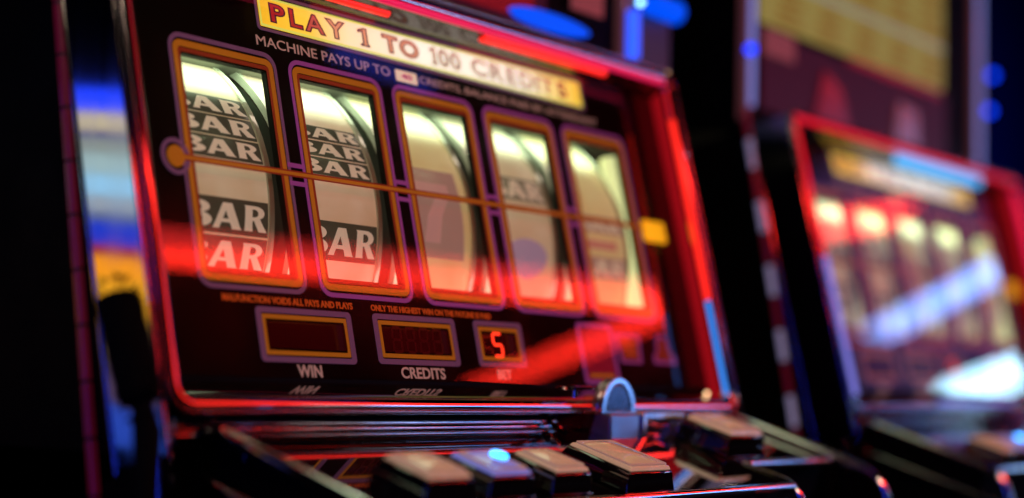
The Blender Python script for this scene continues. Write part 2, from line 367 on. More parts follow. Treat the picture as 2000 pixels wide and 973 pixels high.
# purple bars closing the gaps between the frames above and below the pay line
PL = lambda u: .782 + (u-.06)*.0062
for i in range(4):
    bb = MB()
    for dv in (-.075, .045): bb.box(pan, (i+WW-.022, PL(i+.95)+dv, .0025), (i+1.022, PL(i+.95)+dv+.028, .0085))
    bb.build('gap_outline', M['magenta'], mach, smooth=False)
# pay line with its marker and end box
ln = MB()
pl = [(-.01, PL(-.01)), (4.93, PL(4.93))]
ln.prism(pan, [(pl[0][0], pl[0][1]-.010), (pl[1][0], pl[1][1]-.010), (pl[1][0], pl[1][1]+.010), (pl[0][0], pl[0][1]+.010)], .012, .016)
lo = ln.build('pay_line', M['orange'], mach, smooth=False)
e = MB()
for s in (-1, 1):
    a, q = sorted((s*.0115, s*.021))
    e.prism(pan, [(pl[0][0], pl[0][1]+a), (pl[1][0], pl[1][1]+a), (pl[1][0], pl[1][1]+q), (pl[0][0], pl[0][1]+q)], .011, .015)
e.build('edge_line', M['dkred'], lo, smooth=False)
cc = (-.055, PL(-.055))
circ = lambda r, n=28: [(cc[0]+r*math.cos(2*math.pi*k/n), cc[1]+r*1.05*math.sin(2*math.pi*k/n)) for k in range(n)]
mk = MB().prism(pan, circ(.063), .003, .017).build('pay_line_marker', M['orange'], mach, smooth=False)
MB().ring(pan, circ(.108), circ(.083), .003, .012).build('outline', M['purple'], mk, smooth=False)
MB().prism(pan, rrect(4.93, 5.27, .70, .88, .03), .003, .012).build('pay_line_end_light', M['amber'], mach, smooth=False)
# banner
bx0, bx1, by0, by1 = .775, 4.40, 1.742, 2.015
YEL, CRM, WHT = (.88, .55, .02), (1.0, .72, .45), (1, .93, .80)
lx = lambda u: (u-2.46)*S
bm_ = banner_mat('banner_glow', lx(bx0), lx(bx1), 0, [(0, (.85, .48, .02)), (.13, (.95, .62, .06)), (.24, (1, .75, .48)), (.45, WHT), (.78, WHT), (.88, (.95, .78, .30)), (1, (.88, .52, .0))], .95)  # backlight falling off towards the ends, painted into the ramp
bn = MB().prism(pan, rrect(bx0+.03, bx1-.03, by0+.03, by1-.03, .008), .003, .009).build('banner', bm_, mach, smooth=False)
MB().ring(pan, rrect(bx0+.031, bx1-.031, by0+.031, by1-.031, .008), rrect(bx0+.045, bx1-.045, by0+.046, by1-.046, .006), .0092, .0102).build('border_line', pb('yellow_green_line', (.6, .6, .1), .4, emit=(.62, .66, .12), es=.9), bn, smooth=False)
MB().ring(pan, rrect(bx0, bx1, by0, by1, .03), rrect(bx0+.018, bx1-.018, by0+.018, by1-.018, .015), .003, .010).build('outline', M['purple'], bn, smooth=False)
def letter_mat(k, col, e): return pb('banner_letter_'+k, col, .4, emit=col, es=e)
LM = dict(red=letter_mat('red', (.50, .015, .03), .55), rose=letter_mat('rose', (.62, .10, .09), .6), peach=letter_mat('peach', (.80, .34, .20), .75), pale=letter_mat('pale', (.80, .58, .42), .7))
LO = dict(red=pb('letter_edge_dark', (.10, .015, .06), .4, emit=(.10, .012, .05), es=.4), pale=pb('letter_edge_pale', (.05, .03, .025), .5, emit=(.09, .05, .04), es=.6, spec=.1))
def banner_glyph(ch, off=.034, w_=.029):
    """fill faces of a bold letter, and a printed contour line that follows its outline"""
    out = []
    for mode in ('fill', 'edge'):
        if ch == '1':
            cu = bpy.data.curves.new('glyph', 'CURVE'); cu.dimensions = '2D'
            sp = cu.splines.new('POLY'); sp.points.add(len(G_1)-1); sp.use_cyclic_u = True
            for i_, (x, y) in enumerate(G_1): sp.points[i_].co = (x*.42, y*.72, 0, 1)
        else:
            cu = bpy.data.curves.new('glyph', 'FONT'); cu.body = ch; cu.offset = off; cu.resolution_u = 5
        if mode == 'edge': cu.fill_mode = 'NONE'; cu.bevel_depth = w_; cu.bevel_resolution = 1
        else: cu.fill_mode = 'BOTH'
        ob = bpy.data.objects.new('glyph', cu); C.objects.link(ob); bpy.context.view_layer.update()
        me = bpy.data.meshes.new_from_object(ob.evaluated_get(bpy.context.evaluated_depsgraph_get()))
        out.append(([tuple(p.co) if mode == 'edge' else (p.co.x, p.co.y) for p in me.vertices], [tuple(p.vertices) for p in me.polygons]))
        bpy.data.objects.remove(ob); bpy.data.curves.remove(cu); bpy.data.meshes.remove(me)
    return out
for body, x0, x1, k, ok in (('P', .90, 1.035, 'red', 'red'), ('L', 1.075, 1.19, 'red', 'red'), ('A', 1.215, 1.40, 'rose', 'red'), ('Y', 1.42, 1.60, 'peach', 'red'), ('1', 1.735, 1.835, 'peach', 'red'), ('T', 1.98, 2.14, 'peach', 'red'), ('O', 2.16, 2.36, 'peach', 'red'),
                            ('1', 2.49, 2.56, 'pale', 'pale'), ('0', 2.585, 2.695, 'pale', 'pale'), ('0', 2.72, 2.83, 'pale', 'pale'), ('C', 2.965, 3.14, 'pale', 'pale'), ('R', 3.19, 3.34, 'pale', 'pale'), ('E', 3.395, 3.51, 'pale', 'pale'), ('D', 3.565, 3.725, 'pale', 'pale'),
                            ('I', 3.765, 3.80, 'pale', 'pale'), ('T', 3.83, 4.0, 'peach', 'pale'), ('S', 4.05, 4.17, 'red', 'red')):
    fill, edge = banner_glyph(body, .010, .021) if ok == 'pale' else banner_glyph(body, .02, .018) if body == 'S' else banner_glyph(body)
    va, vb = [p[0] for p in fill[0]], [p[1] for p in fill[0]]
    kx, ky = (x1-x0)/(max(va)-min(va)), .130/(max(vb)-min(vb))
    mx, my = min(va), min(vb)
    q = MB(); slab(q, pan, [(x0+(a-mx)*kx, 1.815+(c_-my)*ky) for a, c_ in fill[0]], fill[1], .0105, .0125)
    lt = q.build('letter', LM[k], bn, smooth=False)
    q = MB(); q.add([pan(x0+(a-mx)*kx, 1.815+(c_-my)*ky, .0125+z*.10) for a, c_, z in edge[0]], edge[1])
    q.build('letter_edge', LO[ok], bn, smooth=False)
# small print
def line(name, body, x0, x1, y0, y1, mt, off=.015, parent=mach):
    q = MB(); words(q, pan, body, x0, x1, y0, y1, .003, .006, off); return q.build(name, mt, parent, smooth=False)
line('notice_text', 'MACHINE PAYS UP TO', .748, 2.016, 1.632, 1.700, M['pink'], 0)
line('notice_text', 'CREDITS, BALANCE PAID BY ATTENDANT', 2.33, 4.54, 1.632, 1.692, M['pink'], 0)
bd = MB().prism(pan, rrect(2.075, 2.30, 1.616, 1.70, .01), .003, .007).build('award_badge', pb('badge_print', (.8, .62, .4), .4, emit=(.9, .62, .36), es=.7), mach, smooth=False)
q = MB(); words(q, pan, '40', 2.13, 2.245, 1.638, 1.68, .0075, .009, .03); q.build('digits', LM['red'], bd, smooth=False)
line('notice_text', 'MALFUNCTION VOIDS ALL PAYS AND PLAYS', .166, 1.272, -.073, -.029, M['redtxt'], .03)
line('notice_text', 'ONLY THE HIGHEST WIN ON THE PAYLINE IS PAID', 1.445, 2.69, -.071, -.029, M['redtxt'], .03)
line('caption', 'WIN', .702, .911, -.52, -.444, M['pink'], .02)
line('caption', 'CREDITS', 1.645, 2.088, -.512, -.436, M['pink'], .02)
line('caption', 'BET', 2.66, 2.82, -.50, -.432, M['pink'], .02)
# seven-segment windows
SEG = dict(a=((.12, .9), (.88, 1)), g=((.12, .45), (.88, .55)), d=((.12, 0), (.88, .1)), f=((0, .55), (.16, .92)), b=((.84, .55), (1, .92)), e=((0, .08), (.16, .45)), c=((.84, .08), (1, .45)))
def digit(x0, x1, y0, y1, on, mt, parent):
    q = MB(); w_, h_ = x1-x0, y1-y0
    for k in on:
        (a0, b0), (a1, b1) = SEG[k]; sk = .03
        q.prism(pan, [(x0+w_*a0+sk*b0*w_*2, y0+h_*b0), (x0+w_*a1+sk*b0*w_*2, y0+h_*b0), (x0+w_*a1+sk*b1*w_*2, y0+h_*b1), (x0+w_*a0+sk*b1*w_*2, y0+h_*b1)], .006, .009)
    return q.build('digit', mt, parent, smooth=False)
for x0, x1, y0, y1 in ((.418, 1.238, -.43, -.094), (1.445, 2.268, -.42, -.088), (2.475, 3.02, -.412, -.086)):
    ds = MB().prism(pan, rrect(x0+.07, x1-.07, y0+.085, y1-.085, .004), .002, .005).build('display', M['display'], mach, smooth=False)
    MB().ring(pan, rrect(x0, x1, y0, y1, .03), rrect(x0+.04, x1-.04, y0+.034, y1-.034, .012), .002, .008).build('outline', M['purple'], ds, smooth=False)
    MB().ring(pan, rrect(x0+.048, x1-.048, y0+.044, y1-.044, .006), rrect(x0+.07, x1-.07, y0+.07, y1-.07, .004), .002, .007).build('orange_line', M['orange'], ds, smooth=False)
    if x0 > 2: digit(2.655, 2.765, -.345, -.165, 'afgcd', M['segon'], ds)
    elif x0 > 1:
        for k in range(4): digit(1.60+k*.135, 1.695+k*.135, -.345, -.165, 'abcdefg', M['segoff'], ds)
# coin and note symbols on the right of the displays
ds = MB().prism(pan, rrect(3.77, 4.14, -.48, -.085, .02), .002, .005).build('note_symbol', pb('note_print', (.30, .02, .05), .4, emit=(.3, .01, .03), es=.35), mach, smooth=False)
MB().ring(pan, rrect(3.72, 4.19, -.52, -.045, .03), rrect(3.755, 4.155, -.487, -.078, .02), .002, .008).build('outline', M['magenta'], ds, smooth=False)
MB().box(pan, (3.80, -.465, .0055), (4.11, -.44, .008)).build('orange_line', M['orange'], ds, smooth=False)
cup = [(4.26, -.345), (4.54, -.345), (4.575, -.11), (4.22, -.11)]
sh = lambda P, k: [(sum(p[0] for p in P)/len(P)*(1-k)+p[0]*k, sum(p[1] for p in P)/len(P)*(1-k)+p[1]*k) for p in P]
ds = MB().prism(pan, sh(cup, .78), .002, .005).build('cup_symbol', M['dkred'], mach, smooth=False)
MB().ring(pan, cup, sh(cup, .82), .002, .008).build('outline', M['magenta'], ds, smooth=False)
q = MB()
for k in range(3): q.box(pan, (4.31+.008*k, -.19-.045*k, .0055), (4.50-.008*k, -.165-.045*k, .008))
q.build('print_lines', M['redtxt'], ds, smooth=False)
bell = [(4.73, -.34), (5.06, -.34), (5.05, -.27), (4.99, -.24), (4.975, -.13), (4.94, -.10), (4.84, -.10), (4.805, -.13), (4.79, -.24), (4.735, -.27)]
ds = MB().prism(pan, sh(bell, .72), .002, .005).build('bell_symbol', M['dkred'], mach, smooth=False)
MB().ring(pan, bell, sh(bell, .78), .002, .008).build('outline', M['magenta'], ds, smooth=False)
# glass in front of all the print
g = MB(); g.add([pan(u, v, n) for n in (.02, .05) for v in (-.535, V1) for u in (U0, U1)], [(0, 2, 3, 1), (0, 1, 5, 4), (2, 6, 7, 3), (0, 4, 6, 2), (1, 3, 7, 5)], 1)
g.add([pan(u, v, .05) for v in (-.535, V1) for u in (U0, U1)], [(0, 1, 3, 2)], 0)
gp = g.build('front_glass', [M['glass'], M['clear']], mach, smooth=False)
# reels
RY, RZ, RR = 1.465, .418, 1.245
def cyl(x, deg, dr=0):
    a = math.radians(deg); return Vector((x, RY - (RR+dr)*math.cos(a), RZ + (RR+dr)*math.sin(a)))
def symbol_slab(mb, x0, x1, a0, a1, dr0, dr1, mi=0, n=8):
    vs = []
    for k in range(n+1):
        a = a0 + (a1-a0)*k/n
        vs += [cyl(x0, a, dr0), cyl(x1, a, dr0), cyl(x0, a, dr1), cyl(x1, a, dr1)]
    fs = []
    for k in range(n):
        p, q = 4*k, 4*k+4
        fs += [(p+2, p+3, q+3, q+2), (p, q, q+1, p+1), (p, p+2, q+2, q), (p+1, q+1, q+3, p+3)]
    fs += [(0, 1, 3, 2), (4*n, 4*n+2, 4*n+3, 4*n+1)]
    mb.add(vs, fs, mi)
def bar(i, a0, a1, parent, box='sym'):
    mb = MB(); symbol_slab(mb, i-.005, i+.737, a0, a1, .001, .004, 0)
    h = a1-a0; F = lambda x, y, n: cyl(x, y, n)
    for k, x0, x1 in (('B', i+.055, i+.275), ('A', i+.275, i+.515), ('R', i+.535, i+.715)):
        v, f_ = GEO[k]; slab(mb, F, [(x0+(x1-x0)*p[0], a0 + h*(.14 + .72*p[1])) for p in v], f_, .005, .008, 1)
    mb.build('bar_symbol', [M[box], M['white']], parent, smooth=False)
for i in range(5):
    rb = MB(); n = 120; prof = [(i-.02, 0), (i+.745, 0)]
    for k in range(n):
        a, c_ = 360*k/n, 360*(k+1)/n
        rb.add([cyl(i-.02, a), cyl(i+.745, a), cyl(i+.745, c_), cyl(i-.02, c_)], [(0, 1, 2, 3)])
    bm0 = rb.build('reel', M[('reel', 'reelpeach', 'reelwarm', 'reel', 'reelwarm')[i]], mach)
    rr = MB()
    for xa, xb in ((i+.745, i+.785), (i-.06, i-.02)):
        oL = [(RY-(RR+.012)*math.cos(2*math.pi*k/n), RZ+(RR+.012)*math.sin(2*math.pi*k/n)) for k in range(n)]
        iL = [(RY-(RR-.035)*math.cos(2*math.pi*k/n), RZ+(RR-.035)*math.sin(2*math.pi*k/n)) for k in range(n)]
        rr.ring(lambda a, c_, x: Vector((x, a, c_)), oL, iL, xa+.001, xb)
    rr.build('rim', M['rim'], bm0)
    dd = MB()
    for x in (i-.05, i+.765):
        dd.prism(lambda a, c_, z: Vector((z, a, c_)), [(RY-(RR-.05)*math.cos(2*math.pi*k/60), RZ+(RR-.05)*math.sin(2*math.pi*k/60)) for k in range(60)], x, x+.012)
    dd.build('side_disc', M['disc'], bm0)
    if i == 0:
        for a0, a1 in ((-3.3, 6.7), (-14.0, -3.9), (18.2, 25.0), (25.5, 32.6), (33.1, 40.2), (-31, -24)): bar(i, a0, a1, bm0)
    elif i == 1:
        for a0, a1 in ((-7.6, 4.0), (18.2, 24.0), (24.5, 30.0), (30.6, 36.0), (-24, -18)): bar(i, a0, a1, bm0)
    elif i == 2:
        mb = MB(); symbol_slab(mb, i+.02, i+.66, -3.4, 26.6, .001, .004); mb.build('seven_symbol_ground', M['brown'], bm0)
        mb = MB(); F = lambda x, y, n_: cyl(x, y, n_)
        v, f_ = polygeo([[(.05, 1), (.95, 1), (.95, .8), (.7, .45), (.62, 0), (.25, 0), (.35, .42), (.62, .78), (.05, .78)]])
        slab(mb, F, [(i+.12+.44*p[0], 1.5+20*p[1]) for p in v], f_, .006, .009); mb.build('seven_symbol', M['rose'], bm0, smooth=False)
    elif i == 3:
        bar(i, 20.4, 29.8, bm0, 'symfade')
        mb = MB(); F = lambda x, y, n_: cyl(x, y, n_)
        v, f_ = polygeo([arc(.5, .5, .5, .5, 0, 345, 24)])
        slab(mb, F, [(i+.16+.5*p[0], -7+14*p[1]**.8 if p[1] > 0 else -7) for p in v], f_, .002, .005); mb.build('plum_symbol', M['plum'], bm0, smooth=False)
        bar(i, -30, -22, bm0)
    else:
        bar(i, 13, 19.5, bm0, 'brown'); bar(i, -4, 4, bm0, 'brown')
        mb = MB(); symbol_slab(mb, i+.08, i+.62, 6.8, 10, .001, .004); mb.build('red_symbol_band', M['symred'], bm0)
# lamps inside the reel bay
tb = MB().tube([pan(4.85, .02, -.14), pan(4.85, 1.44, -.14)], .08, 16).build('lamp_tube', M['tube'], mach)

# bezel: chrome bead round the glass, inner walls
def bezel(off, n, r=.12, nn=7): return [pan(u, v, n) for u, v in rrect(UL+off, UR-off, VB+off*.9, VT-off, r, nn)]
bz = MB().tube(bezel(0, .25), .055, 20, closed=True).build('bezel', M['bezelchrome'], mach)
MB().tube(bezel(-.05, .30, .16), .012, 10, closed=True).build('outer_bead', M['darkchrome'], bz)
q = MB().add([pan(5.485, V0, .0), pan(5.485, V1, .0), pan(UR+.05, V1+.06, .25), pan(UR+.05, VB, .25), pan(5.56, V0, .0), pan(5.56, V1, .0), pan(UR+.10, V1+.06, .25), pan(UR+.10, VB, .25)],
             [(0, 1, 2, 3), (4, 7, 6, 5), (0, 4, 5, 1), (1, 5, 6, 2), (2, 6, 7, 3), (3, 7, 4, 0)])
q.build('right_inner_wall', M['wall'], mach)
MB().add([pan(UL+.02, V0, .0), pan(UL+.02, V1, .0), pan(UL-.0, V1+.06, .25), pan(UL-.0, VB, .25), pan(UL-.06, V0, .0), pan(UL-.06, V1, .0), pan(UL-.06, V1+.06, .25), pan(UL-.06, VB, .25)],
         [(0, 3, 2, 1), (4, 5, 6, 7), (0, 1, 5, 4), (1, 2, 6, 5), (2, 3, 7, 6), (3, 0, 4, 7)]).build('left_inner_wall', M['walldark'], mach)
MB().prism(lambda a, c_, x: pan(x, c_, a), [(.0, V1), (.25, VT-.03), (.25, VT+.02), (.0, VT)], UL, UR+.02).build('top_inner_wall', M['walldark'], mach)
# sill under the glass: steep lip that mirrors the captions, then a flat ledge out to the bead
MB().prism(lambda a, c_, x: Vector((x, a, c_)), [(-.136, -.535), (-.335, -.602), (-.40, -.655), (-.40, -.74), (-.10, -.74)], UL, UR).build('sill', M['gloss'], mach, smooth=False)
# ribbed chrome fascia between bead and deck
fa = MB().prism(lambda a, c_, x: Vector((x, a, c_)), [(-.40, -.70), (-.37, -.90), (-.2, -.90), (-.2, -.70)], UL-.03, UR+.03).build('fascia', M['fascia'], mach)
for y, z, r, mt in ((-.405, -.768, .014, 'cleanchrome'), (-.398, -.800, .008, 'cleanchrome'), (-.392, -.832, .013, 'cleanchrome')):
    MB().tube([Vector((UL, y, z)), Vector((UR, y, z))], r, 10).build('fascia_rib', M[mt], fa)
# polished side of the cabinet: slightly bowed strip with rounded edge beads
st = MB(); n = 10; pr = [(-.12 + .40*k/n, -.632 - .0022*math.sin(math.pi*k/n)) for k in range(n+1)]
for k in range(n):
    (n0, x0), (n1, x1) = pr[k], pr[k+1]
    st.add([pan(x0, -1.02, n0), pan(x1, -1.02, n1), pan(x1, 2.1, n1), pan(x0, 2.1, n0)], [(0, 1, 2, 3)])
stp = [pan(-.622, -1.02, .28), pan(-.622, -1.02, -.12), pan(-.622, 2.1, .28), pan(-.622, 2.1, -.12)]
st.add(stp, [(0, 1, 3, 2)])
sto = st.build('side_trim', M['trim'], mach)
for nn in (-.135, .290): MB().tube([pan(-.632, -1.05, nn), pan(-.632, 2.1, nn)], .013, 10).build('edge_bead', M['chrome'], sto)
# front corner posts below the bezel
for u in (-.52, 5.46):
    MB().tube([Vector((u, -.36, -.74)), Vector((u, -.36, -3.5))], .06, 14).build('corner_post', M['darkchrome'], mach)

# ---- button deck
XL, XR, SF = -.26, 5.60, 1.70
dp = MB()
poly = [(XL, .30), (XR, .30), (XR, 1.24), (4.22, 1.24), (4.22, SF), (XL, SF)]
dp.prism(lambda x, y, n: dk(x, y, n), poly, -.05, 0)
deck = dp.build('button_deck', M['gloss'], mach, smooth=False)
MB().prism(lambda x, y, n: dk(x, y, n), [(XL+.02, .25), (XR-.02, .25), (XR-.02, 1.2), (4.2, 1.2), (4.2, SF-.03), (XL+.02, SF-.03)], -1.2, -.055).build('deck_box', M['black'], deck, smooth=False)
MB().prism(lambda x, y, n: dk(x, y, n), [(4.24, 1.26), (XR-.02, 1.26), (XR-.02, 2.0), (4.24, 2.0)], -.42, -.36).build('coin_tray', M['gloss'], deck, smooth=False)
def rail(x, s1):
    pts = [dk(x, .28 + (s1-.28)*k/8, .03) for k in range(9)]
    for k in range(1, 9):
        t = math.radians(11*k); pts.append(dk(x, s1 + .35*math.sin(t), .03 - .35*(1-math.cos(t))))
    return pts
MB().tube(rail(XL, 1.62), .036, 12).build('edge_rail', M['chrome'], deck)
MB().tube(rail(XR, 1.50), .036, 12).build('edge_rail', M['chrome'], deck)
MB().tube([dk(XL-.02, .5, -.24), dk(XL-.02, 2.2, -.24)], .03, 10).build('lower_rail', M['darkchrome'], deck)
MB().tube([dk(XL, SF, -.01), dk(4.16, SF, -.01)], .028, 10).build('front_rail', M['chrome'], deck)
MB().tube([dk(4.22, 1.25, -.01), dk(XR, 1.25, -.01)], .028, 10).build('tray_rail', M['chrome'], deck)
pts = [dk(4.22, 1.25 + .35*k/4, -.01) for k in range(5)] + [dk(4.22, 1.60 + .2*math.sin(math.radians(15*k)), -.01-.2*(1-math.cos(math.radians(15*k)))) for k in range(1, 6)]
MB().tube(pts, .028, 10).build('tray_rail', M['chrome'], deck)
# buttons: flared black housing, translucent cap with a domed clear lens
def button(x0, x1, s0, s1, capm, h=.15):
    hb = MB(); e_ = .045; k = .05
    ring0 = [(x0-e_, s0-e_), (x1+e_, s0-e_), (x1+e_, s1+e_), (x0-e_, s1+e_)]
    ring1 = [(x0-e_*.6, s0-e_*.6), (x1+e_*.6, s0-e_*.6), (x1+e_*.6, s1+e_*.6), (x0-e_*.6, s1+e_*.6)]
    ring2 = [(x0-.008, s0-.008), (x1+.008, s0-.008), (x1+.008, s1+.008), (x0-.008, s1+.008)]
    vs = [dk(*p, .004) for p in ring0] + [dk(*p, h*.42) for p in ring1] + [dk(*p, h*.46) for p in ring1] + [dk(*p, h*.86) for p in ring2]
    fs = [(3, 2, 1, 0), (12, 13, 14, 15)]
    for L in range(3): fs += [(4*L+a, 4*L+(a+1) % 4, 4*L+4+(a+1) % 4, 4*L+4+a) for a in range(4)]
    hb.add(vs, fs); hs = hb.build('button', M['gloss'], mach, bevel=.012)
    cb = MB(); n = 8; i0 = .012
    grid = []
    for a in range(n+1):
        for c_ in range(n+1):
            fx, fy = a/n, c_/n; dome = .040*(1-(2*fx-1)**2)*(1-(2*fy-1)**4)
            grid.append(dk(x0+i0+(x1-x0-2*i0)*fx, s0+i0+(s1-s0-2*i0)*fy, h + dome))
    fs = [(a*(n+1)+c_, (a+1)*(n+1)+c_, (a+1)*(n+1)+c_+1, a*(n+1)+c_+1) for a in range(n) for c_ in range(n)]
    cb.add(grid, fs)
    rim_ = [dk(x0, s0, h*.87), dk(x1, s0, h*.87), dk(x1, s1, h*.87), dk(x0, s1, h*.87)]
    top_ = [dk(x0+i0, s0+i0, h), dk(x1-i0, s0+i0, h), dk(x1-i0, s1-i0, h), dk(x0+i0, s1-i0, h)]
    cb.add(rim_ + top_, [(3, 2, 1, 0)] + [(a, (a+1) % 4, 4+(a+1) % 4, 4+a) for a in range(4)])
    cp_ = cb.build('button_cap', capm, hs, bevel=.004)
    il = MB(); il.ring(lambda x, y, n_: dk(x, y, n_), rrect(x0+.02, x1-.02, s0+.02, s1-.02, .03), rrect(x0+.045, x1-.045, s0+.045, s1-.045, .02), h+.004, h+.014)
    il.build('cap_edge_line', M['brown'], cp_)
    return hs, cp_
BT = [(.24, .60, 1.26, 1.60), (.80, 1.15, 1.26, 1.59), (1.39, 1.72, 1.26, 1.59), (2.11, 2.57, 1.14, 1.63), (4.16, 4.63, .72, 1.12)]
for k, (x0, x1, s0, s1) in enumerate(BT):
    hs, cp_ = button(x0, x1, s0, s1, M['capblue'] if k == 1 else M['cap'], .155 if k < 4 else .19)
    if k == 1:
        MB().lathe(dk((x0+x1)/2+.02, (s0+s1)/2+.02, .198), DN, [(0, .055), (.012, .05), (.02, .03)], 20).build('button_led', M['ledblue'], cp_)
# coin acceptor: base plate, arched coin head, cheek block, forked bracket
ca = MB().prism(lambda x, y, n: dk(x, y, n), [(2.95, .20), (3.62, .20), (3.62, .62), (2.95, .42)], .005, .13).build('coin_acceptor', pb('acceptor_red_gloss', (.10, .008, .012), .08, .6, coat=1), mach, bevel=.015)
def arch(cx, z0, w_, h_, y, n=14): return [(cx-w_/2, z0)] + [(cx + w_/2*math.cos(math.pi*(1-k/n)), z0 + h_*math.sin(math.pi*k/n)) for k in range(1, n)] + [(cx+w_/2, z0)]
FY = lambda y0: (lambda x, z, n: Vector((x, y0-n, z)))
a_o, a_i = arch(3.44, -.70, .44, .25, 0), [(3.44 + (p[0]-3.44)*.72, -.69+(p[1]+.70)*.80) for p in arch(3.44, -.70, .44, .25, 0)]
ah = MB().prism(FY(-.58), a_o, -.06, .0).build('coin_head', M['steel'], ca, bevel=.012)
MB().ring(FY(-.58), a_o, a_i, .002, .035).build('coin_head_rim', M['steel'], ah, bevel=.01)
MB().prism(FY(-.58), a_i, .003, .03).build('coin_head_face', pb('dark_polished_steel', (.10, .10, .13), .16, 1, wear=.2, wscale=200), ah, bevel=.02, bseg=4)
MB().box(xyz, (3.27, -.66, -.93), (3.64, -.48, -.705)).build('cheek_block', pb('blue_steel', (.30, .34, .42), .22, .9, wear=.2), ca, bevel=.015)
br = MB(); br.ring(FY(-.66), rrect(3.68, 4.26, -.935, -.69, .03), rrect(3.75, 4.18, -.88, -.745, .02), -.12, .0)
br.box(xyz, (3.74, -.58, -.90), (4.19, -.55, -.72)); br.prism(FY(-.62), [(3.74, -.74), (3.98, -.79), (4.2, -.74), (4.2, -.77), (3.98, -.83), (3.74, -.77)], -.03, .0)
br.build('forked_bracket', M['steel'], ca, bevel=.014)
MB().lathe(Vector((3.02, -.52, -.60)), (0, 0, 1), [(0, .02), (.05, .02), (.055, .13), (.075, .14), (.085, .10)], 28).build('coin_button', M['chrome'], ca)
MB().lathe(dk(2.92, .30, .03), DN, [(0, .03), (.02, .03), (.03, .02)], 14).build('screw', M['chrome'], ca)
MB().tube([dk(2.92, .30, .04), dk(2.75, .66, .04)], .02, 8).build('guide_strip', M['chrome'], ca)

